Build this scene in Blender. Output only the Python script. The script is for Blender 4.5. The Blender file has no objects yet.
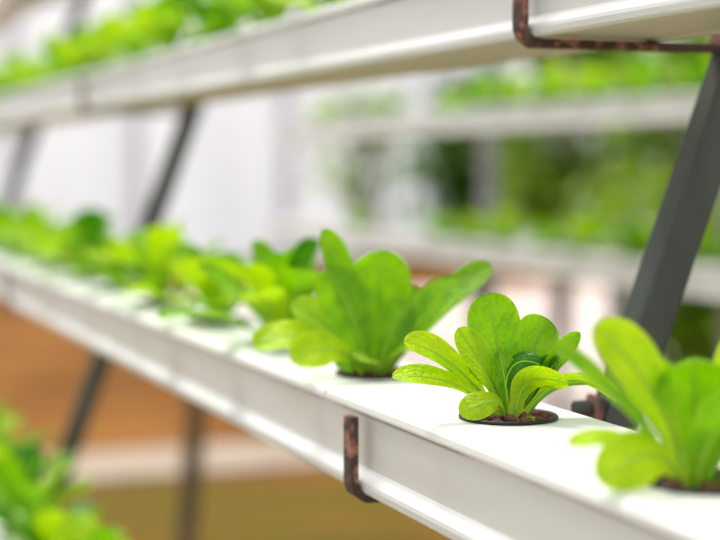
import bpy, math, random
from mathutils import Vector, Matrix
C = bpy.context.scene.collection
PI = math.pi
H = 1.05                      # height of the camera above the greenhouse floor

# ------------------------------------------------------------ camera
cam = bpy.data.objects.new('camera', bpy.data.cameras.new('camera'))
C.objects.link(cam)
TH, PITCH = math.radians(20.8908), math.radians(3.7547)
hd = Vector((-math.cos(TH), math.sin(TH), 0))
fw = hd * math.cos(PITCH) - Vector((0, 0, 1)) * math.sin(PITCH)
rt = Vector((math.sin(TH), math.cos(TH), 0))
up = rt.cross(fw)
cam.matrix_world = Matrix(((rt.x, up.x, -fw.x, 0), (rt.y, up.y, -fw.y, 0), (rt.z, up.z, -fw.z, H), (0, 0, 0, 1)))
cam.data.lens = 80; cam.data.sensor_width = 36; cam.data.clip_start = 0.02; cam.data.clip_end = 200
cam.data.dof.use_dof = True; cam.data.dof.focus_distance = 0.795; cam.data.dof.aperture_fstop = 4.3
cam.data.dof.aperture_blades = 0
bpy.context.scene.camera = cam

# ------------------------------------------------------------ light
w = bpy.data.worlds.new('sky'); bpy.context.scene.world = w; w.use_nodes = True
wb = w.node_tree.nodes['Background']
wb.inputs[0].default_value = (0.95, 0.97, 1.0, 1); wb.inputs[1].default_value = 0.95
sd = bpy.data.lights.new('sun', 'SUN'); sd.energy = 3.6; sd.angle = math.radians(24); sd.color = (1.0, 0.97, 0.90)
sun = bpy.data.objects.new('sun', sd); C.objects.link(sun)
sdir = Vector((0.62, 0.10, -1.0)).normalized()          # high, from the far end of the rows
sun.rotation_euler = sdir.to_track_quat('-Z', 'Y').to_euler(); sun.location = (-4, -1, 6)

sc = bpy.context.scene
sc.view_settings.view_transform = 'Standard'; sc.view_settings.look = 'None'
sc.view_settings.gamma = 1; sc.view_settings.use_curve_mapping = False
sc.view_settings.exposure = 0.12
sc.cycles.max_bounces = 8; sc.cycles.transmission_bounces = 6

# ------------------------------------------------------------ materials
def lin(c):
    return tuple(((v / 255) / 12.92 if v / 255 <= .04045 else ((v / 255 + .055) / 1.055) ** 2.4) for v in c) + (1,)

def mat(name, base, rough=.5, alt=None, scale=20, detail=4, lo=.4, hi=.65, metallic=0, bump=0, bscale=200, spec=.5, stretch=None):
    m = bpy.data.materials.new(name); m.use_nodes = True
    nt = m.node_tree; b = nt.nodes['Principled BSDF']
    b.inputs['Roughness'].default_value = rough; b.inputs['Metallic'].default_value = metallic
    b.inputs['Specular IOR Level'].default_value = spec
    b.inputs['Base Color'].default_value = lin(base)
    tc = nt.nodes.new('ShaderNodeTexCoord'); mp = nt.nodes.new('ShaderNodeMapping')
    nt.links.new(tc.outputs['Object'], mp.inputs[0])
    if stretch: mp.inputs['Scale'].default_value = stretch
    if alt:
        n = nt.nodes.new('ShaderNodeTexNoise'); n.inputs['Scale'].default_value = scale; n.inputs['Detail'].default_value = detail
        nt.links.new(mp.outputs[0], n.inputs['Vector'])
        r = nt.nodes.new('ShaderNodeValToRGB')
        r.color_ramp.elements[0].position = lo; r.color_ramp.elements[0].color = lin(base)
        r.color_ramp.elements[1].position = hi; r.color_ramp.elements[1].color = lin(alt)
        nt.links.new(n.outputs['Fac'], r.inputs[0]); nt.links.new(r.outputs[0], b.inputs['Base Color'])
    if bump:
        n2 = nt.nodes.new('ShaderNodeTexNoise'); n2.inputs['Scale'].default_value = bscale
        nt.links.new(mp.outputs[0], n2.inputs['Vector'])
        bp = nt.nodes.new('ShaderNodeBump'); bp.inputs['Strength'].default_value = bump; bp.inputs['Distance'].default_value = .002
        nt.links.new(n2.outputs['Fac'], bp.inputs['Height']); nt.links.new(bp.outputs[0], b.inputs['Normal'])
    return m

def leaf_mat(name, base, alt, tip, vein, trans, tf=.42):
    m = bpy.data.materials.new(name); m.use_nodes = True
    nt = m.node_tree; N = nt.nodes; Lk = nt.links; b = N['Principled BSDF']; out = N['Material Output']
    b.inputs['Roughness'].default_value = .42; b.inputs['Specular IOR Level'].default_value = .32
    uv = N.new('ShaderNodeUVMap'); sp = N.new('ShaderNodeSeparateXYZ'); Lk.new(uv.outputs[0], sp.inputs[0])
    def mth(op, a, c=None, d=None):
        n = N.new('ShaderNodeMath'); n.operation = op
        for i, v in enumerate((a, c, d)):
            if v is None: continue
            if isinstance(v, (int, float)): n.inputs[i].default_value = v
            else: Lk.new(v, n.inputs[i])
        return n.outputs[0]
    def mix(f, a, c):
        n = N.new('ShaderNodeMix'); n.data_type = 'RGBA'
        for s, v in ((0, f), (6, a), (7, c)):
            if isinstance(v, (tuple, float, int)): n.inputs[s].default_value = v
            else: Lk.new(v, n.inputs[s])
        return n.outputs[2]
    x = mth('ABSOLUTE', mth('SUBTRACT', sp.outputs[0], .5)); y = sp.outputs[1]
    tc = N.new('ShaderNodeTexCoord')
    ns = N.new('ShaderNodeTexNoise'); ns.inputs['Scale'].default_value = 85; ns.inputs['Detail'].default_value = 5
    Lk.new(tc.outputs['Object'], ns.inputs['Vector'])
    mott = N.new('ShaderNodeMapRange'); mott.inputs[1].default_value = .35; mott.inputs[2].default_value = .68
    Lk.new(ns.outputs['Fac'], mott.inputs[0])
    ns2 = N.new('ShaderNodeTexNoise'); ns2.inputs['Scale'].default_value = 190; Lk.new(tc.outputs['Object'], ns2.inputs['Vector'])
    # side veins curving towards the tip
    ph = mth('ADD', mth('SUBTRACT', mth('MULTIPLY', y, 8.5), mth('MULTIPLY', x, 6.0)), mth('MULTIPLY', ns.outputs['Fac'], 1.4))
    saw = mth('ABSOLUTE', mth('SUBTRACT', mth('FRACT', ph), .5))
    vn = N.new('ShaderNodeMapRange'); vn.inputs[1].default_value = .09; vn.inputs[2].default_value = 0.0; Lk.new(saw, vn.inputs[0])
    mid = N.new('ShaderNodeMapRange'); mid.inputs[1].default_value = .035; mid.inputs[2].default_value = .008; Lk.new(x, mid.inputs[0])
    tipf = N.new('ShaderNodeMapRange'); tipf.inputs[1].default_value = .40; tipf.inputs[2].default_value = .12; Lk.new(y, tipf.inputs[0])
    edge = N.new('ShaderNodeMapRange'); edge.inputs[1].default_value = .40; edge.inputs[2].default_value = .5; Lk.new(x, edge.inputs[0])
    c = mix(mott.outputs[0], lin(base), lin(alt))
    c = mix(mth('MULTIPLY', edge.outputs[0], .45), c, lin(tip))
    c = mix(mth('MULTIPLY', tipf.outputs[0], .8), c, lin(vein))
    vsum = mth('MAXIMUM', mth('MULTIPLY', vn.outputs[0], .28), mth('MULTIPLY', mid.outputs[0], .7))
    c = mix(vsum, c, lin(vein))
    Lk.new(c, b.inputs['Base Color'])
    vo = N.new('ShaderNodeTexVoronoi'); vo.feature = 'DISTANCE_TO_EDGE'; vo.inputs['Scale'].default_value = 260; Lk.new(tc.outputs['Object'], vo.inputs['Vector'])
    vcap = mth('MINIMUM', mth('MULTIPLY', vo.outputs['Distance'], 2.2), .6)
    hgt = mth('ADD', vcap, mth('ADD', mth('MULTIPLY', saw, .9), mth('MULTIPLY', ns2.outputs['Fac'], .9)))
    bp = N.new('ShaderNodeBump'); bp.inputs['Strength'].default_value = .45; bp.inputs['Distance'].default_value = .0012
    Lk.new(hgt, bp.inputs['Height']); Lk.new(bp.outputs[0], b.inputs['Normal'])
    t = N.new('ShaderNodeBsdfTranslucent'); tcx = mix(.55, c, lin(trans)); Lk.new(tcx, t.inputs['Color'])
    Lk.new(bp.outputs[0], t.inputs['Normal'])
    ms = N.new('ShaderNodeMixShader'); ms.inputs[0].default_value = tf
    Lk.new(b.outputs[0], ms.inputs[1]); Lk.new(t.outputs[0], ms.inputs[2]); Lk.new(ms.outputs[0], out.inputs['Surface'])
    return m

LEAF = {
 'mid':  leaf_mat('leaf_mid_green', (98, 160, 0), (148, 202, 2), (176, 214, 20), (150, 196, 34), (160, 225, 0), .34),
 'lime': leaf_mat('leaf_lime', (150, 200, 0), (190, 224, 8), (222, 238, 50), (206, 232, 80), (210, 245, 0), .42),
 'deep': leaf_mat('leaf_deep_green', (44, 112, 2), (74, 146, 4), (108, 170, 14), (100, 160, 28), (70, 160, 0), .26),
 'pale': leaf_mat('leaf_pale_green', (146, 196, 30), (172, 212, 60), (196, 226, 70), (204, 228, 110), (190, 235, 20), .36),
}
M_rib = mat('leaf_midrib_pale', (146, 192, 34), .5)
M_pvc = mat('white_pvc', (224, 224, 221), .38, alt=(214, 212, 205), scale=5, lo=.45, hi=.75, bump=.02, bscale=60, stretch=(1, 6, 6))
M_lid = mat('white_lid_plastic', (238, 238, 234), .32, alt=(230, 231, 222), scale=9, lo=.5, hi=.8)
M_under = M_pvc
M_grime = mat('seam_grime', (96, 78, 58), .9, alt=(150, 138, 118), scale=60, lo=.4, hi=.6)
M_steel = mat('dark_galvanised_steel', (66, 71, 67), .62, alt=(92, 96, 91), scale=22, lo=.4, hi=.75, metallic=.15, bump=.25, bscale=130, stretch=(1, 1, .25))
M_pale_steel = mat('pale_grey_steel', (160, 160, 165), .6, alt=(140, 140, 142), scale=15)
M_rust = mat('peeling_rusty_bracket', (74, 58, 52), .8, alt=(178, 118, 98), scale=95, detail=8, lo=.5, hi=.64, bump=.8, bscale=300)
M_bolt = mat('bolt_red_brown', (150, 96, 84), .7, alt=(70, 66, 64), scale=90)
M_cup = mat('black_net_cup', (14, 15, 15), .5, alt=(40, 42, 40), scale=150, lo=.55, hi=.7, bump=.2, bscale=500)
M_clay = mat('clay_pebble_brown', (126, 74, 54), .8, alt=(64, 40, 32), scale=110, bump=.9, bscale=420)
M_clay2 = mat('clay_pebble_tan', (136, 96, 62), .8, alt=(94, 62, 44), scale=120, bump=.9, bscale=420)
M_medium = mat('dark_growing_medium', (52, 34, 28), .95, alt=(92, 60, 44), scale=160, bump=.9, bscale=350)

def seam_dirt_shade(m):
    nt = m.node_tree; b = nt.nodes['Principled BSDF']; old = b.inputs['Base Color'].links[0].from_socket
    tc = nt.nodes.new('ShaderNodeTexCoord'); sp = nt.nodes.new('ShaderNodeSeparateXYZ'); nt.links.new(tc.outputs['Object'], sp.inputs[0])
    a = nt.nodes.new('ShaderNodeMapRange'); a.inputs[1].default_value = .0395; a.inputs[2].default_value = .0422; nt.links.new(sp.outputs[2], a.inputs[0])  # band under the lid lip: brown dirt, with the seam's shade painted in
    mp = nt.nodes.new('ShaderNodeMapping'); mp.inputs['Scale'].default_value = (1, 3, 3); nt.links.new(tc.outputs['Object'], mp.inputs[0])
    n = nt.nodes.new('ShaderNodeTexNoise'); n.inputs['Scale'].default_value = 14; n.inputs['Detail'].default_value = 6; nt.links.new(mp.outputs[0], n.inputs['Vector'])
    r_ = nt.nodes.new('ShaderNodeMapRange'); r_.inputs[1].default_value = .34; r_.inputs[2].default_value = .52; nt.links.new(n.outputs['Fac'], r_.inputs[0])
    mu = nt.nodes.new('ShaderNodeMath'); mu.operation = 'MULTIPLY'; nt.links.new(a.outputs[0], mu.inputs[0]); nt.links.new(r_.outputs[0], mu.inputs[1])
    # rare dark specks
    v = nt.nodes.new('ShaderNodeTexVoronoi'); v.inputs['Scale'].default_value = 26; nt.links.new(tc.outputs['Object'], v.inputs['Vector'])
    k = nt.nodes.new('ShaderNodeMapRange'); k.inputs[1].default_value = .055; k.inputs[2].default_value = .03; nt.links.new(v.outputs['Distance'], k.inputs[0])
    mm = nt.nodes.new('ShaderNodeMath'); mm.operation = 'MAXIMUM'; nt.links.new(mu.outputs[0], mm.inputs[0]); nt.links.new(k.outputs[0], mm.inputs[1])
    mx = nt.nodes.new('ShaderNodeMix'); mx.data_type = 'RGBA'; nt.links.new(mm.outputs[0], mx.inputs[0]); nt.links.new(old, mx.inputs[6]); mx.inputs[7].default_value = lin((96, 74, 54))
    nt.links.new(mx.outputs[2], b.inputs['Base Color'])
seam_dirt_shade(M_pvc)

# ------------------------------------------------------------ helpers
def link(name, me, parent=None):
    o = bpy.data.objects.new(name, me); C.objects.link(o)
    if parent: o.parent = parent
    return o
def mesh(name, vs, fs, m, parent=None, smooth=False, mats=None, mi=None, uvs=None):
    me = bpy.data.meshes.new(name); me.from_pydata([tuple(v) for v in vs], [], fs)
    for mm in (mats or [m]): me.materials.append(mm)
    if mi: me.polygons.foreach_set('material_index', mi)
    if smooth: me.polygons.foreach_set('use_smooth', [True] * len(me.polygons))
    if uvs:
        ul = me.uv_layers.new(name='UVMap')
        for lp in me.loops: ul.data[lp.index].uv = uvs[lp.vertex_index]
    me.update()
    return link(name, me, parent)
def tag(o, label, cat=None, group=None, kind=None):
    if label: o['label'] = label
    if cat: o['category'] = cat
    if group: o['group'] = group
    if kind: o['kind'] = kind
    return o
def empty(name, loc, rz=0):
    o = bpy.data.objects.new(name, None); C.objects.link(o); o.location = loc; o.rotation_euler = (0, 0, rz)
    o.empty_display_size = .02
    return o
def copy_tree(o, parent=None):
    c = o.copy(); C.objects.link(c); c.parent = parent
    for ch in list(o.children): copy_tree(ch, c)
    return c
def bevel(o, wd, seg=2):
    md = o.modifiers.new('bevel', 'BEVEL'); md.width = wd; md.segments = seg; md.limit_method = 'ANGLE'
    return o
def bar_geo(a, b, wx, wy, X=Vector((1, 0, 0))):
    """square bar from a to b, wx across X, wy across the other way"""
    a, b = Vector(a), Vector(b); t = (b - a).normalized(); Y = t.cross(X).normalized(); XX = Y.cross(t).normalized()
    vs = []
    for p in (a, b):
        for sx, sy in ((-1, -1), (1, -1), (1, 1), (-1, 1)): vs.append(p + XX * sx * wx / 2 + Y * sy * wy / 2)
    return vs, [(0, 1, 2, 3), (7, 6, 5, 4), (0, 4, 5, 1), (1, 5, 6, 2), (2, 6, 7, 3), (3, 7, 4, 0)]
def bar(name, a, b, wx, wy, m, parent=None, X=Vector((1, 0, 0)), bv=.0012):
    vs, fs = bar_geo(a, b, wx, wy, X)
    return bevel(mesh(name, vs, fs, m, parent), bv)
def extrude_x(name, prof, x0, x1, m, parent=None, n=1, closed=True, smooth=False):
    """prof = [(y,z)...] closed outline swept along X"""
    vs, fs = [], []; k = len(prof)
    for i in range(n + 1):
        x = x0 + (x1 - x0) * i / n
        vs += [(x, y, z) for y, z in prof]
    for i in range(n):
        for j in range(k):
            a, b = i * k + j, i * k + (j + 1) % k
            fs.append((a, b, b + k, a + k))
    fs.append(tuple(range(k - 1, -1, -1))); fs.append(tuple(n * k + j for j in range(k)))
    return mesh(name, vs, fs, m, parent, smooth)

# ------------------------------------------------------------ setting
M_soil = mat('brown_soil', (142, 96, 46), .95, spec=.05, alt=(112, 72, 34), scale=.9, detail=6, lo=.38, hi=.62, bump=.6, bscale=30)
def grounds():
    nt = M_soil.node_tree; b = nt.nodes['Principled BSDF']
    old = b.inputs['Base Color'].links[0].from_socket
    tc = nt.nodes.new('ShaderNodeTexCoord')
    n = nt.nodes.new('ShaderNodeTexNoise'); n.inputs['Scale'].default_value = 1.3; n.inputs['Detail'].default_value = 5
    nt.links.new(tc.outputs['Object'], n.inputs['Vector'])
    sp = nt.nodes.new('ShaderNodeSeparateXYZ'); nt.links.new(tc.outputs['Object'], sp.inputs[0])
    mr = nt.nodes.new('ShaderNodeMapRange'); mr.inputs[1].default_value = -5.6; mr.inputs[2].default_value = -4.9
    mr.inputs[3].default_value = -.12; mr.inputs[4].default_value = .3
    nt.links.new(sp.outputs[0], mr.inputs[0])
    ad = nt.nodes.new('ShaderNodeMath'); ad.operation = 'ADD'; nt.links.new(n.outputs['Fac'], ad.inputs[0]); nt.links.new(mr.outputs[0], ad.inputs[1])
    r = nt.nodes.new('ShaderNodeMapRange'); r.inputs[1].default_value = .55; r.inputs[2].default_value = .8; nt.links.new(ad.outputs[0], r.inputs[0])
    mx = nt.nodes.new('ShaderNodeMix'); mx.data_type = 'RGBA'
    nt.links.new(r.outputs[0], mx.inputs[0]); nt.links.new(old, mx.inputs[6]); mx.inputs[7].default_value = lin((104, 88, 34))
    nt.links.new(mx.outputs[2], b.inputs['Base Color'])
grounds()
def slab(name, x0, x1, y0, y1, z0, z1, m, parent=None):
    vs = [(x, y, z) for z in (z0, z1) for x, y in ((x0, y0), (x1, y0), (x1, y1), (x0, y1))]
    return mesh(name, vs, [(3, 2, 1, 0), (4, 5, 6, 7), (0, 1, 5, 4), (1, 2, 6, 5), (2, 3, 7, 6), (3, 0, 4, 7)], m, parent)
tag(slab('floor', -17, 6, -6, 12, -.06, 0, M_soil), None, kind='structure')
M_path = mat('pinkish_concrete', (172, 154, 136), .9, alt=(156, 138, 122), scale=4)
tag(slab('concrete_path', -5.7, -5.2, -4, 3.0, 0, .015, M_path), None, kind='structure')
M_sheet = mat('pale_ground_sheet', (212, 198, 192), .8, alt=(186, 166, 156), scale=1.6, lo=.4, hi=.7)
tag(slab('ground_cover', -12.2, -3.4, 3.0, 11.5, 0, .012, M_sheet), None, kind='structure')

def poly_mat():
    m = bpy.data.materials.new('white_greenhouse_film'); m.use_nodes = True; nt = m.node_tree
    b = nt.nodes['Principled BSDF']; b.inputs['Roughness'].default_value = .6
    tc = nt.nodes.new('ShaderNodeTexCoord'); mp = nt.nodes.new('ShaderNodeMapping'); mp.inputs['Scale'].default_value = (1, 1, .18)
    n = nt.nodes.new('ShaderNodeTexNoise'); n.inputs['Scale'].default_value = 1.1; n.inputs['Detail'].default_value = 3
    nt.links.new(tc.outputs['Object'], mp.inputs[0]); nt.links.new(mp.outputs[0], n.inputs['Vector'])
    r = nt.nodes.new('ShaderNodeValToRGB'); r.color_ramp.elements[0].position = .35; r.color_ramp.elements[1].position = .65
    r.color_ramp.elements[0].color = lin((240, 240, 243)); r.color_ramp.elements[1].color = lin((252, 252, 252))
    nt.links.new(n.outputs['Fac'], r.inputs[0]); nt.links.new(r.outputs[0], b.inputs['Base Color'])
    t = nt.nodes.new('ShaderNodeBsdfTranslucent'); nt.links.new(r.outputs[0], t.inputs['Color'])
    ms = nt.nodes.new('ShaderNodeMixShader'); ms.inputs[0].default_value = .6
    nt.links.new(b.outputs[0], ms.inputs[1]); nt.links.new(t.outputs[0], ms.inputs[2])
    nt.links.new(ms.outputs[0], nt.nodes['Material Output'].inputs['Surface'])
    return m
M_film = poly_mat()
tag(slab('wall_left', -17.02, -17.0, -6, 12, 0, 5.0, M_film), None, kind='structure')
tag(slab('wall_back', -17.0, 6, 12.0, 12.02, 0, 5.0, M_film), None, kind='structure')
M_trim = mat('pale_wall_stud', (214, 214, 220), .6)
for i, y in enumerate((1.0, 2.6, 3.9, 5.6, 7.4, 9.2)):
    tag(slab('trim_%d' % (i + 1), -17.0, -16.9, y - .06, y + .06, 0, 5.0, M_trim), None, kind='structure')

# ------------------------------------------------------------ channels
W_CH = .086
def channel(name, y0, zt, x0, x1, label, joints=(), holes=(), group=None, simple=False):
    """open trough with foot flanges and a snap-on lid with round plant holes; y0 = front wall, zt = lid top"""
    root = empty(name, ((x0 + x1) / 2, y0 + W_CH / 2, zt - .05)); ox, oy, oz = root.location
    tag(root, label, 'growing channel', group)
    P = lambda pr: [(y0 + y - oy, zt + z - oz) for y, z in pr]
    th = .0022; wi = W_CH
    out = [(0, -.0030), (0, -.0375), (-.0010, -.0392), (-.0044, -.0418), (-.0056, -.0432), (-.0060, -.0452), (-.0056, -.0484), (-.0042, -.0498), (.0015, -.0500),
           (.006, -.0485), (wi - .016, -.0485), (wi - .012, -.0500), (wi - .0085, -.0498), (wi - .007, -.047), (wi - .0078, -.043), (wi - .004, -.0385), (wi, -.0030)]
    inn = [(wi - th, -.0030), (wi - th - .004, -.0385), (wi - .014, -.0455), (.006, -.0455), (th, -.0400), (th, -.0030)]
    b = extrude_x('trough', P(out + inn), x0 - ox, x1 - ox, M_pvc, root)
    # the lid: a top sheet with holes and two rolled-over rims, in lengths that butt together
    bounds = [x1] + sorted([j for j in joints if x0 < j < x1], reverse=True) + [x0]
    for q in range(len(bounds) - 1):
        a, c = bounds[q + 1] + .0016, bounds[q] - .0016
        vs, fs = [], []
        yl, yr = y0 + .004, y0 + wi - .004; yc = y0 + wi / 2
        hs = sorted([h for h in holes if a + .03 < h < c - .03])
        cuts = [a] + [(hs[i] + hs[i + 1]) / 2 for i in range(len(hs) - 1)] + [c]
        if not hs: cuts = [a, c]
        for layer, z in ((0, zt), (1, zt - .0020)):
            for i in range(len(cuts) - 1):
                l, r = cuts[i], cuts[i + 1]
                if not hs:
                    s = len(vs); vs += [(l, yl, z), (r, yl, z), (r, yr, z), (l, yr, z)]; fs.append((s, s + 1, s + 2, s + 3)); continue
                hx = hs[i]; R = .0232
                angs = [2 * PI * k / 32 for k in range(32)]
                angs += [math.atan2(yy - yc, xx - hx) % (2 * PI) for xx in (l, r) for yy in (yl, yr)]
                angs = sorted(set(round(t, 6) for t in angs)); n = len(angs); s = len(vs)
                for t in angs:
                    cx, sy = math.cos(t), math.sin(t)
                    vs.append((hx + R * cx, yc + R * sy, z))
                    tx = ((r - hx) / cx if cx > 1e-9 else (l - hx) / cx if cx < -1e-9 else 1e9)
                    ty = ((yr - yc) / sy if sy > 1e-9 else (yl - yc) / sy if sy < -1e-9 else 1e9)
                    k = min(tx, ty); vs.append((hx + k * cx, yc + k * sy, z))
                for k in range(n):
                    i0, i1 = s + 2 * k, s + 2 * ((k + 1) % n)
                    fs.append((i0, i0 + 1, i1 + 1, i1))
        ol = [(.004, 0), (.0018, -.0005), (-.0005, -.0016), (-.0022, -.0034), (-.0026, -.0062), (-.0024, -.0074), (-.0006, -.0074), (-.0006, -.0050), (.001, -.0026), (.004, -.0020)]
        for side in (0, 1):
            pr = [(y0 + y, zt + z) if side == 0 else (y0 + wi - y, zt + z) for y, z in ol]
            s = len(vs); k = len(pr)
            for x in (a, c): vs += [(x, y, z) for y, z in pr]
            for j in range(k - 1): fs.append((s + j, s + j + 1, s + j + 1 + k, s + j + k))
            fs.append(tuple(s + j for j in range(k))); fs.append(tuple(s + k + j for j in range(k - 1, -1, -1)))
        lid = mesh('lid', [(x - ox, y - oy, z - oz) for x, y, z in vs], fs, M_lid, root)
        import bmesh
        bm = bmesh.new(); bm.from_mesh(lid.data); bmesh.ops.recalc_face_normals(bm, faces=bm.faces); bm.to_mesh(lid.data); bm.free()
    return root
def recalc(o):
    import bmesh
    bm = bmesh.new(); bm.from_mesh(o.data); bmesh.ops.recalc_face_normals(bm, faces=bm.faces); bm.to_mesh(o.data); bm.free()

SP = .1777
cups_main = [-.5405 + SP * k for k in (1, 0)] + [-.7164, -.8974, -1.0721, -1.251] + [-1.251 - SP * k for k in range(1, 13)]
DY, DZ = .0998, .2465
Y0, Z0 = .310, H - .1265
tier = lambda i: (Y0 + DY * i, Z0 + DZ * i)
cups_up = [-.18 - SP * k for k in range(0, 18)]
cups_low = [-1.27 - SP * k for k in range(0, 9)]
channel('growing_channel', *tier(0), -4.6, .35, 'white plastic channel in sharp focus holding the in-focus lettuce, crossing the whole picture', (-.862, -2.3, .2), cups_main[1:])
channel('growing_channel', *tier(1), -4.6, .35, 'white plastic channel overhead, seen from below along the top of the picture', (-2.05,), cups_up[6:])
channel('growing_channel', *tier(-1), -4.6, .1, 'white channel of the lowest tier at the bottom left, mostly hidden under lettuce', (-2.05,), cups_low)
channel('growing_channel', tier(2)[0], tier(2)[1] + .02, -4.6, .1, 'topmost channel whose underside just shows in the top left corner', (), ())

# ------------------------------------------------------------ frames of the near rack
def leg_y(z): return .487 + .38 * (z - H + .045)      # front face of the sloping leg at height z
def frame(X, label, tiers=(-1, 0, 1, 2)):
    root = empty('rack_frame', (X, .5, 0)); tag(root, label, 'rack frame', 'sloping steel frames of the near rack')
    f = .0125
    L = lambda p: (p[0] - X, p[1] - .5, p[2])
    zt = H + .72; ya = leg_y(zt) + f
    bar('leg', L((X, leg_y(0) + f, 0)), L((X, ya, zt)), .021, .023, M_steel, root, bv=.002)
    for i in tiers:
        y, z = tier(i); z += .02 * (i == 2); zb = z - .0500; yl = leg_y(zb)
        # flat bar: under the trough, then up its front as a hook
        a = .0045
        pth = [(yl + .004, zb - .0028), (y + .0045, zb - .0028), (y - .0030, zb - .0028), (y - .0088, zb + .0012), (y - .0102, zb + .006), (y - .0102, z - .0078)]
        vs, fs = [], []
        pth = [Vector((0, p[0], p[1])) for p in pth]; n = len(pth); w2, t2 = .0060, .0024
        for k, p in enumerate(pth):
            d = ((pth[min(k + 1, n - 1)] - p).normalized() + (p - pth[max(k - 1, 0)]).normalized()).normalized()
            nn = d.cross(Vector((1, 0, 0)))
            for sx, st in ((-1, -1), (1, -1), (1, 1), (-1, 1)): vs.append(p + Vector((sx * w2, -.5, 0)) + nn * st * t2)
        for k in range(n - 1):
            for j in range(4):
                q, r = 4 * k + j, 4 * k + (j + 1) % 4; fs.append((q, r, r + 4, q + 4))
        fs += [(3, 2, 1, 0), tuple(4 * (n - 1) + j for j in range(4))]
        hk = mesh('channel_hook', vs, fs, M_rust, root); recalc(hk); bevel(hk, .0008)
        bl = mesh('bolt', *cyl((0, leg_y(zb + .036) - .5 - .0110, zb + .0385), (0, 1, -.0), .0048, .009, 12), M_steel, hk); bevel(bl, .001)
        lug = bar('lug', (0, leg_y(zb) - .5 - .0035, zb - .004), (0, leg_y(zb + .045) - .5 - .0035, zb + .045), .018, .005, M_bolt, hk)
    return root
def cyl(c, ax, r, L, n=16):
    c, ax = Vector(c), Vector(ax).normalized(); u = ax.orthogonal().normalized(); v = ax.cross(u)
    vs = []
    for s in (-.5, .5):
        for k in range(n):
            t = 2 * PI * k / n; vs.append(c + ax * s * L + (u * math.cos(t) + v * math.sin(t)) * r)
    fs = [(k, (k + 1) % n, n + (k + 1) % n, n + k) for k in range(n)] + [tuple(range(n - 1, -1, -1)), tuple(range(n, 2 * n))]
    return vs, fs
frame(-.799, 'dark steel rack frame at the right, its sloping leg rising behind the in-focus lettuce')
frame(-2.04, 'blurred dark rack frame left of centre, leg rising behind the far lettuces')
frame(-3.27, 'faint blurred rack frame at the far left edge of the picture')

# ------------------------------------------------------------ leaves
def bez(P, t):
    a, b, c, d = P; s = 1 - t
    return a * s ** 3 + b * 3 * s * s * t + c * 3 * s * t * t + d * t ** 3
def dbez(P, t):
    a, b, c, d = P; s = 1 - t
    return (b - a) * 3 * s * s + (c - b) * 6 * s * t + (d - c) * 3 * t * t
def leaf_data(P, face, W, cup=.25, wav=.05, pet=.28, rb=.0010, seed=0, nt=22, ns=10, twist=0, obov=1.0, ruf=1.0, win=.24):
    """P: four control points (m); face: way the upper side looks; W: blade width"""
    rnd = random.Random(seed); P = [Vector(p) for p in P]; face = Vector(face).normalized()
    p1, p2 = rnd.uniform(0, 6), rnd.uniform(0, 6); k1 = rnd.uniform(9, 13) * ruf
    vs, fs, uvs, mi = [], [], [], []
    smax = max((((i / 50) ** obov) * math.sqrt(1 - (i / 50) ** 3.2)) for i in range(51))
    fr = []
    for i in range(nt + 1):
        t = 1 - (1 - i / nt) ** 1.6
        p = bez(P, t); T = dbez(P, min(t, .995)).normalized()
        S = T.cross(face)
        if S.length < .05: S = T.orthogonal()
        S.normalize(); N = S.cross(T).normalized()
        if twist:
            r = Matrix.Rotation(twist * t, 3, T); S = r @ S; N = r @ N
        bl = max(0, (t - pet * .45) / (1 - pet * .45))
        sh = (bl ** (obov + .15)) * math.sqrt(max(0, 1 - bl ** 3.2)) / smax
        wp = win * (1 - t) ** .7
        wd = W / 2 * max(sh, wp if t < .9 else 0); wd = max(wd, .00025)
        fr.append((p, S, N, t))
        for j in range(ns + 1):
            s = -1 + 2 * j / ns
            a = cup * s * s * wd * 1.0 + W * wav * abs(s) ** 1.5 * math.sin(k1 * t + (p1 if s < 0 else p2)) * min(1, bl * 2)
            a += W * .018 * math.sin(t * 26 + abs(s) * 5 + p1) * min(1, bl * 2) * (1 - abs(s) ** 4) * abs(s) * 2
            vs.append(p + S * wd * s * (1 - .12 * abs(cup) * s * s) + N * a); uvs.append((.5 + s / 2, t))
    for i in range(nt):
        for j in range(ns):
            a = i * (ns + 1) + j; fs.append((a, a + 1, a + ns + 2, a + ns + 1)); mi.append(0)
    # midrib and stalk: a tapering tube under the blade
    nr = 8; s0 = len(vs)
    for p, S, N, t in fr:
        r = rb * (1 - t) ** .8 + .00018
        for k in range(nr):
            q = 2 * PI * k / nr
            vs.append(p - N * r * .55 + (S * math.cos(q) * 1.25 + N * math.sin(q)) * r); uvs.append((.5, t))
    for i in range(nt):
        for k in range(nr):
            a, b = s0 + i * nr + k, s0 + i * nr + (k + 1) % nr
            fs.append((a, b, b + nr, a + nr)); mi.append(1)
    fs.append(tuple(s0 + k for k in range(nr - 1, -1, -1))); mi.append(1)
    return vs, fs, uvs, mi
def leaf(parent, P, face, W, kind='mid', **k):
    vs, fs, uvs, mi = leaf_data(P, face, W, **k)
    return mesh('leaf', vs, fs, None, parent, True, [LEAF[kind], M_rib], mi, uvs)

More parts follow.
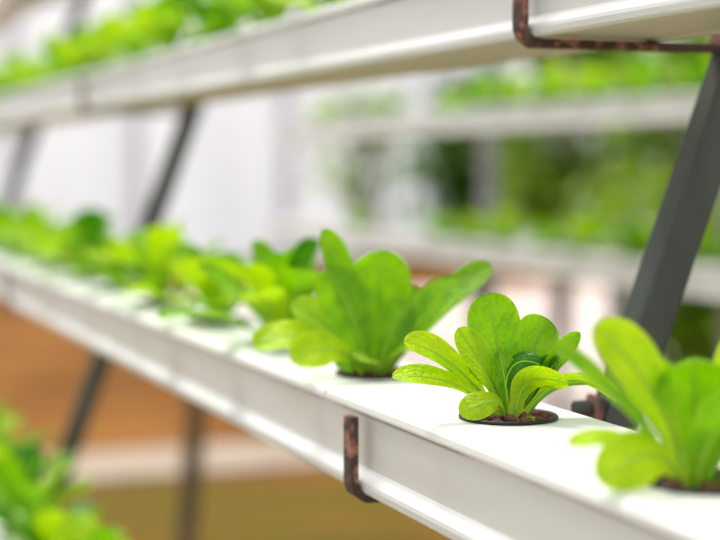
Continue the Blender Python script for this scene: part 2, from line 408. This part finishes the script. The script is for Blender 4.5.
def lathe(name, pr, m, parent, n=40, smooth=True):
    vs, fs = [], []; k = len(pr)
    for i in range(n):
        t = 2 * PI * i / n
        vs += [(r * math.cos(t), r * math.sin(t), z) for r, z in pr]
    for i in range(n):
        for j in range(k - 1):
            a, b = i * k + j, ((i + 1) % n) * k + j; fs.append((a, b, b + 1, a + 1))
    return mesh(name, vs, fs, m, parent, smooth)
def ball(r, seed, sub=(10, 7), sq=(1, 1, .8)):
    rnd = random.Random(seed); n, m_ = sub; vs = [(0, 0, r * sq[2])]; fs = []
    ph = [rnd.uniform(0, 6) for _ in range(4)]
    for i in range(1, m_):
        a = PI * i / m_
        for j in range(n):
            b = 2 * PI * j / n; q = r * (1 + .10 * math.sin(2 * b + ph[0] + i) + .08 * math.sin(3 * a + ph[1]) + .06 * math.sin(5 * b + ph[2]))
            vs.append((q * math.sin(a) * math.cos(b) * sq[0], q * math.sin(a) * math.sin(b) * sq[1], q * math.cos(a) * sq[2]))
    vs.append((0, 0, -r * sq[2]))
    for j in range(n):
        fs.append((0, 1 + j, 1 + (j + 1) % n)); e = len(vs) - 1; s = 1 + (m_ - 2) * n
        fs.append((e, s + (j + 1) % n, s + j))
    for i in range(m_ - 2):
        for j in range(n):
            a, b = 1 + i * n + j, 1 + i * n + (j + 1) % n; fs.append((a, a + n, b + n, b))
    return vs, fs
CUP = [(.0180, .0006), (.0205, .0014), (.0212, .0022), (.0236, .0024), (.0247, .0018), (.0249, .0003), (.0222, .0002), (.0214, -.002), (.0190, -.040),
       (.0180, -.042), (.0010, -.042), (.0010, -.040), (.0172, -.040), (.0196, -.003), (.0180, .0006)]
CUP = [(.0222, -.001), (.0225, .0012), (.0231, .0019), (.0242, .0020), (.0249, .0014), (.0250, .0005), (.0224, .0003), (.0217, -.003), (.0190, -.040),
       (.0180, -.042), (.0002, -.042), (.0002, -.040), (.0172, -.040), (.0208, -.005), (.0222, -.001)]
def cup_parts(root, pebbles=0, seed=1):
    cup = lathe('net_cup', CUP, M_cup, root)
    md = lathe('growing_medium', [(.0002, -.002), (.006, -.0022), (.012, -.004), (.0165, -.0050), (.0206, -.0050), (.0190, -.012), (.0002, -.013)], M_medium, root, 24)
    rnd = random.Random(seed)
    if pebbles:
        spots = []
        for _ in range(400):
            a, r = rnd.uniform(0, 2 * PI), .0188 * math.sqrt(rnd.random()); q = (r * math.cos(a), r * math.sin(a))
            if all((q[0] - s[0]) ** 2 + (q[1] - s[1]) ** 2 > .0068 ** 2 for s in spots): spots.append(q)
            if len(spots) >= pebbles: break
        for i, (x, y) in enumerate(spots):
            r = rnd.uniform(.0034, .0045); vs, fs = ball(r, seed * 50 + i)
            o = mesh('clay_pebble', vs, fs, M_clay if rnd.random() < .65 else M_clay2, md, True); o.location = (x, y, -.0004 + rnd.uniform(-.0008, .0016))
    return cup

def plant_root(X, yt, zt, rz=0):
    return empty('potted_lettuce', (X, yt + W_CH / 2, zt), rz)
# authored plants: leaf control points in millimetres as (right, up, away) in the camera's heading
def authored(X, off, leaves, label, pebbles, seed, group='lettuces in the main row'):
    root = plant_root(X, Y0, Z0); tag(root, label, 'lettuce plant', group)
    cup_parts(root, pebbles, seed)
    for i, (pts, face, W, kind, kw) in enumerate(leaves):
        cv = lambda p: rt * (p[0] + off[0]) * .001 + hd * (p[2] + off[2]) * .001 + Vector((0, 0, (p[1] + off[1]) * .001))
        dv = lambda p: rt * p[0] + hd * p[2] + Vector((0, 0, p[1]))
        leaf(root, [cv(p) for p in pts], dv(face), W * .001, kind, seed=seed * 31 + i, **kw)
    return root
hero = [
 ([(-2,-3,2),(-3,20,5),(-7,40,9),(-12,62,9)], (.05,.15,-1), 29, 'mid', dict(cup=.22, wav=.02, nt=32, ns=14, obov=.8)),
 ([(-3,-3,-2),(-7,12,-3),(-14,28,-2),(-27,45,1)], (.35,.35,-1), 17, 'lime', dict(cup=.2, wav=.03)),
 ([(-4,-3,1),(-14,12,0),(-30,34,0),(-54,39,-3)], (.1,.85,-.62), 20, 'lime', dict(cup=.25, wav=.03, nt=28, ns=12)),
 ([(-4,-3,-4),(-14,12,-6),(-32,25,-8),(-60,22,-10)], (.0,.9,-.5), 17, 'lime', dict(cup=.2, wav=.02, nt=28, ns=12)),
 ([(-5,-3,-5),(-3,12,-11),(-10,14,-15),(-27,5,-17)], (-.1,.55,-.85), 16, 'lime', dict(cup=-.12, wav=.02, pet=.6, obov=.7, win=.09)),
 ([(0,-3,-1),(-5,14,-2),(-5,35,-4),(13,28,-9)], (.7,-.25,.5), 15, 'deep', dict(cup=.3, wav=.05, obov=.7, win=.4, rb=.0005)),
 ([(1,-3,-5),(3,14,-5),(3,26,-5),(26,20,-20)], (-.1,.6,.8), 19, 'lime', dict(cup=.12, wav=.02, nt=28, ns=12, win=.5, obov=.6, rb=.0005)),
 ([(3,-3,3),(5,18,8),(11,37,12),(19,49,12)], (-.25,.2,-1), 25, 'mid', dict(cup=.3, wav=.03, obov=.8)),
 ([(4,-3,4),(12,14,5),(18,26,5),(34,43,2)], (.4,.5,-.6), 11, 'mid', dict(cup=.5, wav=.1, ruf=1.8)),
 ([(4,-2,3),(10,12,6),(18,22,6),(24,30,0)], (-.3,.6,-.7), 14, 'deep', dict(cup=.5, wav=.13, ruf=1.8)),
 ([(4,-3,-2),(13,16,-3),(28,30,-6),(52,10,-10)], (0,.9,.42), 20, 'lime', dict(cup=.25, wav=.03, nt=28)),
 ([(5,-3,1),(12,10,2),(22,20,3),(46,16,4)], (0,.85,.5), 13, 'mid', dict(cup=.3, wav=.03)),
 ([(2,-3,-6),(4,4,-10),(7,2,-14),(12,-1.5,-17)], (.1,.9,-.4), 7, 'lime', dict(cup=.2, wav=.03, pet=.2)),
 ([(-3,-3,2),(-6,12,4),(-10,22,6),(-20,32,8)], (.4,.3,-1), 18, 'mid', dict(cup=.3, wav=.03)),
 ([(-1,-3,-3),(-2,8,-4),(-3,18,-4),(-6,34,0)], (.1,.25,-1), 13, 'mid', dict(cup=.35, wav=.03)),
 ([(1,-3,4),(3,14,10),(5,24,16),(6,34,24)], (0,.4,-1), 18, 'mid', dict(cup=.3, wav=.03)),
]
authored(-.7164, (1.5, 0, 0), hero, 'in-focus bright green lettuce seedling in a black net cup, centre right of the picture', 24, 3)
right = [
 ([(-2,-3,0),(-6,22,0),(-17,45,2),(-39,63,2)], (.45,.35,-1), 26, 'lime', dict(cup=.2, wav=.02, obov=.8)),
 ([(-3,-3,-4),(-12,16,-8),(-30,36,-12),(-60,58,-18)], (.62,.65,-.35), 18, 'mid', dict(cup=.3, wav=.02)),
 ([(-3,-3,-6),(-9,12,-12),(-20,24,-18),(-39,4,-22)], (-.1,.6,-.85), 25, 'lime', dict(cup=-.05, wav=.04, obov=.8)),
 ([(-3,-3,-1),(-14,12,-2),(-28,22,-4),(-50,17,-8)], (0,.95,-.35), 15, 'lime', dict(cup=.2, wav=.03)),
 ([(2,-3,4),(3,18,9),(2,38,10),(1,50,2)], (0,.15,-1), 38, 'mid', dict(cup=.35, wav=.04, obov=.75)),
 ([(1,-3,-6),(1,16,-10),(6,34,-14),(34,34,-26)], (.05,.6,.8), 32, 'mid', dict(cup=.2, wav=.03, obov=.8)),
 ([(4,-3,-2),(14,20,-2),(26,34,0),(48,36,4)], (-.3,.8,-.4), 28, 'mid', dict(cup=.3, wav=.03)),
 ([(4,-3,4),(12,22,8),(22,42,12),(34,58,14)], (-.4,.3,-1), 30, 'lime', dict(cup=.25, wav=.03)),
 ([(4,-3,-6),(14,12,-14),(26,18,-22),(44,8,-28)], (.1,.9,-.2), 24, 'mid', dict(cup=.2, wav=.03)),
 ([(-1,-3,4),(-4,16,12),(-10,32,22),(-16,44,30)], (0,.5,-.8), 26, 'mid', dict(cup=.25, wav=.03)),
]
authored(-.5405, (-5, 0, 0), right, 'blurred lettuce at the right edge of the picture, first in the main row', 10, 5)
left = [
 ([(-4,-3,4),(-12,28,8),(-20,58,8),(-32,88,4)], (.6,.2,-.9), 22, 'mid', dict(cup=.25, wav=.02, obov=.7)),
 ([(-3,-3,0),(-8,20,-4),(-16,44,-6),(-29,65,-2)], (.15,.2,-1), 36, 'mid', dict(cup=.2, wav=.03, obov=.65)),
 ([(0,-3,4),(1,25,10),(3,50,12),(1,75,6)], (.05,.15,-1), 42, 'mid', dict(cup=.22, wav=.02, obov=.6, nt=28)),
 ([(4,-3,0),(20,18,2),(40,44,2),(70,66,2)], (-.35,.75,-.55), 28, 'mid', dict(cup=.25, wav=.03)),
 ([(3,-3,-5),(12,16,-10),(28,38,-14),(47,58,-16)], (-.6,.45,-.75), 27, 'mid', dict(cup=.2, wav=.03)),
 ([(2,-3,-6),(6,12,-14),(14,22,-22),(32,21,-30)], (-.1,.9,-.35), 22, 'pale', dict(cup=.2, wav=.03)),
 ([(0,-3,-6),(0,8,-16),(-4,17,-24),(-10,12,-32)], (-.1,.75,-.65), 18, 'pale', dict(cup=.1, wav=.04)),
 ([(-4,-3,-4),(-9,8,-10),(-15,16,-14),(-22,5,-16)], (-.2,.4,-.9), 18, 'mid', dict(cup=-.1, wav=.04)),
 ([(-4,-3,-1),(-22,16,-4),(-46,34,-8),(-74,18,-8)], (0,.75,-.7), 26, 'lime', dict(cup=.15, wav=.05)),
 ([(-4,-3,-6),(-14,14,-12),(-28,26,-18),(-50,10,-22)], (0,.6,-.8), 26, 'lime', dict(cup=.1, wav=.05)),
 ([(-3,-3,2),(-16,22,4),(-32,34,4),(-52,42,2)], (.3,.6,-.8), 22, 'pale', dict(cup=.2, wav=.05)),
 ([(3,-3,4),(10,20,14),(18,38,24),(26,50,30)], (-.2,.4,-1), 30, 'mid', dict(cup=.2, wav=.04)),
 ([(1,-3,-2),(4,14,-6),(8,28,-8),(20,44,-6)], (-.2,.2,-1), 26, 'mid', dict(cup=.25, wav=.04)),
]
authored(-.8974, (0, 0, 0), left, 'large blurred lettuce with one tall upright leaf, left of the in-focus seedling', 10, 7)

# procedural lettuce varieties for the rest
def lettuce(seed, n=11, L=.078, Wd=.030, detail=1):
    rnd = random.Random(seed); root = empty('potted_lettuce', (0, 0, 0))
    cup_parts(root, 0, seed)
    for i in range(n):
        f = i / (n - 1)                                  # 0 = outer, 1 = heart
        az = i * 2.4 + rnd.uniform(-.35, .35); el = math.radians(8 + 62 * f + rnd.uniform(-8, 8)); l = L * rnd.uniform(.82, 1.15) * (1 - .18 * f)
        d = Vector((math.cos(az), math.sin(az), 0)); z = Vector((0, 0, 1))
        e1, e2, e3 = el + .5, el + .25, el - .35 * (1 - f) - .05
        q = lambda e: d * math.cos(e) + z * math.sin(e)
        p0 = d * .004 + z * -.003; p1 = p0 + q(e1) * l * .33; p2 = p1 + q(e2) * l * .34; p3 = p2 + q(e3) * l * .36; p3.z = max(p3.z, .018)
        kind = rnd.choice(['mid', 'mid', 'lime', 'mid', 'deep' if f > .3 else 'lime', 'pale' if f < .5 else 'lime'])
        sd_ = d.cross(z) * rnd.uniform(-.25, .25)
        leaf(root, [p0, p1, p2, p3], z * math.cos(e2) * 1.0 - d * math.sin(e2) + sd_, Wd * rnd.uniform(.8, 1.15), kind, cup=rnd.uniform(.15, .35),
             wav=rnd.uniform(.03, .07), seed=seed * 99 + i, nt=14 if detail else 10, ns=8 if detail else 6, obov=rnd.uniform(.65, .95))
    return root
protos = [lettuce(s, n, L, Wd) for s, n, L, Wd in ((11, 12, .082, .034), (12, 11, .076, .036), (13, 13, .084, .032), (14, 12, .078, .034))]
used = set(); rng = random.Random(5)
ORD = ['', 'first', 'second', 'third', 'fourth', 'fifth', 'sixth', 'seventh', 'eighth', 'ninth', 'tenth', 'eleventh', 'twelfth', 'thirteenth',
       'fourteenth', 'fifteenth', 'sixteenth', 'seventeenth', 'eighteenth', 'nineteenth', 'twentieth']
def put(k, X, yt, zt, label, group, s=1.0, rz=None):
    k %= 4
    if k in used: o = copy_tree(protos[k])
    else: o = protos[k]; used.add(k)
    o.location = (X, yt + W_CH / 2, zt); o.rotation_euler = (0, 0, rng.uniform(0, 6.28) if rz is None else rz)
    # the cup stays true to its hole, only the leaves differ in size
    for ch in o.children:
        if ch.name.startswith('leaf'): ch.scale = (s, s, s)
    tag(o, label, 'lettuce plant', group)
    return o
for i, X in enumerate(cups_main[4:]):
    n = i + 4
    if n <= 14:
        lb = 'blurred green lettuce in the main row, %s counted from the right edge' % ORD[n]
    else: lb = 'blurred green lettuce in the main row, %s and beyond the left edge' % ORD[n]
    put(i, X, *tier(0), lb, 'lettuces in the main row', rng.uniform(.94, 1.06))
for i, X in enumerate(cups_up[6:]):
    put(i + 1, X, *tier(1), 'blurred lettuce on the overhead channel, %s of that row from the right' % ORD[i + 1], 'lettuces on the overhead channel', rng.uniform(1.0, 1.15))
for i, X in enumerate(cups_low[:9]):
    put(i + 2, X, *tier(-1), 'blurred lettuce at the bottom left on the lowest tier, %s from the right' % ORD[i + 1], 'lettuces on the lowest tier', rng.uniform(1.1, 1.2))

# ------------------------------------------------------------ the neighbouring rack
Y2 = 1.49
t2 = lambda i: (Y2 + .02 * i, Z0 + .005 + DZ * i - (.05 if i < 1 else 0))
cups2 = [-1.35 - SP * k for k in range(0, 18)]
for i, lb in ((1, 'upper white channel of the neighbouring rack, behind the sloping post'), (0, 'lower white channel of the neighbouring rack')):
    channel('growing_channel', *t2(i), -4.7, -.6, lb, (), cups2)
for j, X in enumerate((-1.52, -2.50, -3.55)):
    root = empty('rack_frame', (X, Y2 + .1, 0)); tag(root, 'blurred pale grey upright frame of the neighbouring rack, %s from the right' % ORD[j + 1], 'rack frame', 'frames of the neighbouring rack')
    bar('post', (0, .1, 0), (0, .1, H + .5), .035, .035, M_pale_steel, root)
    for i in (0, 1):
        y, z = t2(i); zb = z - .0515
        bar('bracket_arm', (0, y - Y2 - .105, zb - .003), (0, .09, zb - .003), .02, .005, M_rust, root)
root = empty('low_post', (-2.93, Y2 + .22, 0)); tag(root, 'short blurred grey post behind the lower channel of the neighbouring rack, above the in-focus seedling', 'post')
bar('shaft', (0, 0, 0), (0, 0, H - .12), .045, .045, M_pale_steel, root); bar('foot', (0, -.06, .006), (0, .06, .006), .08, .012, M_pale_steel, root)
n = 0
for i in (1, 0):
    nm = {1: 'upper', 0: 'lower'}[i]; c = 0
    for k, X in enumerate(cups2):
        if X < -3.5 and (k * 7 + i) % 3: continue
        c += 1
        put(k + i, X, *t2(i), 'blurred lettuce on the %s channel of the neighbouring rack, %s from the right' % (nm, ORD[c]), 'lettuces on the neighbouring rack',
            rng.uniform(1.05, 1.25) if X > -3.4 else rng.uniform(.7, .9))

# ------------------------------------------------------------ shrubs beyond
M_bush = [leaf_mat('shrub_leaf_dark', (34, 80, 14), (66, 118, 24), (110, 160, 50), (120, 170, 70), (110, 190, 20), .3),
          leaf_mat('shrub_leaf_olive', (78, 116, 16), (138, 170, 40), (170, 200, 70), (180, 205, 90), (180, 220, 40), .35)]
M_bark = mat('shrub_bark', (92, 76, 58), .9, alt=(70, 56, 44), scale=40)
def shrub(x, y, h, r, zc, n, label, kind, seed):
    rnd = random.Random(seed); root = empty('leafy_shrub', (x, y, 0)); tag(root, label, 'shrub', 'shrubs beyond the neighbouring rack')
    vs, fs = [], []
    for _ in range(5):
        a = rnd.uniform(0, 6.28); b, f = bar_geo((0, 0, 0), (r * .6 * math.cos(a), r * .6 * math.sin(a), h * .9), .018, .018)
        s = len(vs); vs += b; fs += [tuple(s + q for q in ff) for ff in f]
    mesh('stems', vs, fs, M_bark, root)
    vs, fs, uvs = [], [], []
    cl = [(Vector((rnd.gauss(0, r * .5), rnd.gauss(0, r * .5), zc + rnd.uniform(-.5, .5) * (h - zc) * 2 * .8)), rnd.uniform(.1, .22)) for _ in range(int(n / 60))]
    for c, rr in cl:
        for _ in range(60):
            p = c + Vector((rnd.gauss(0, rr * .5), rnd.gauss(0, rr * .5), rnd.gauss(0, rr * .5))); d = Vector((rnd.uniform(-1, 1), rnd.uniform(-1, 1), rnd.uniform(-.7, .5))).normalized()
            S = d.cross(Vector((rnd.uniform(-.5, .5), rnd.uniform(-.5, .5), 1))).normalized(); l = rnd.uniform(.07, .13); ww = l * .26; N = S.cross(d)
            s = len(vs)
            for t, q in ((0, .1), (.3, .85), (.6, 1), (.85, .6), (1, .04)):
                for sg in (-1, 0, 1): vs.append(p + d * l * t - Vector((0, 0, l * .25 * t * t)) + S * ww * q * sg + N * (ww * .25 * abs(sg))); uvs.append((.5 + .5 * sg, .3 + .7 * t))
            for i in range(4):
                for j in range(2):
                    a = s + i * 3 + j; fs.append((a, a + 1, a + 4, a + 3))
    mesh('foliage', vs, fs, M_bush[kind], root, True, uvs=uvs)
    return root
shrub(-6.6, 3.10, 1.62, .20, 1.15, 840, 'dark green blurred shrub behind the neighbouring rack, nearest the centre of the picture', 0, 1)
shrub(-5.6, 2.98, 1.72, .19, 1.22, 600, 'blurred olive shrub with bright gaps behind the neighbouring rack', 1, 2)
shrub(-7.0, 4.05, 1.85, .24, 1.25, 780, 'dark green blurred shrub farther back, between the olive one and the sloping post', 0, 3)
shrub(-4.72, 3.0, 1.55, .17, 1.15, 600, 'yellowish blurred shrub just left of the sloping post', 1, 5)
shrub(-4.05, 2.62, .92, .14, .70, 700, 'low blurred shrub at the right edge, seen right of the sloping post', 1, 4)
shrub(-8.6, 3.35, 1.5, .22, 1.15, 240, 'small faint green shrub far off, right of the tall leaf', 1, 6)

# a stake in the soil behind the main channel
M_stake = mat('weathered_stake', (118, 100, 76), .9, alt=(96, 80, 62), scale=30)
st = empty('support_stake', (-3.25, .86, 0)); tag(st, 'blurred dark upright stake under the main channel, crossing the pale path', 'stake')
bar('shaft', (.02, -.04, 0), (.05, .01, H - .36), .036, .036, M_stake, st)
bar('cross_piece', (.05, -.12, H - .36), (.05, .12, H - .36), .03, .02, M_steel, st)
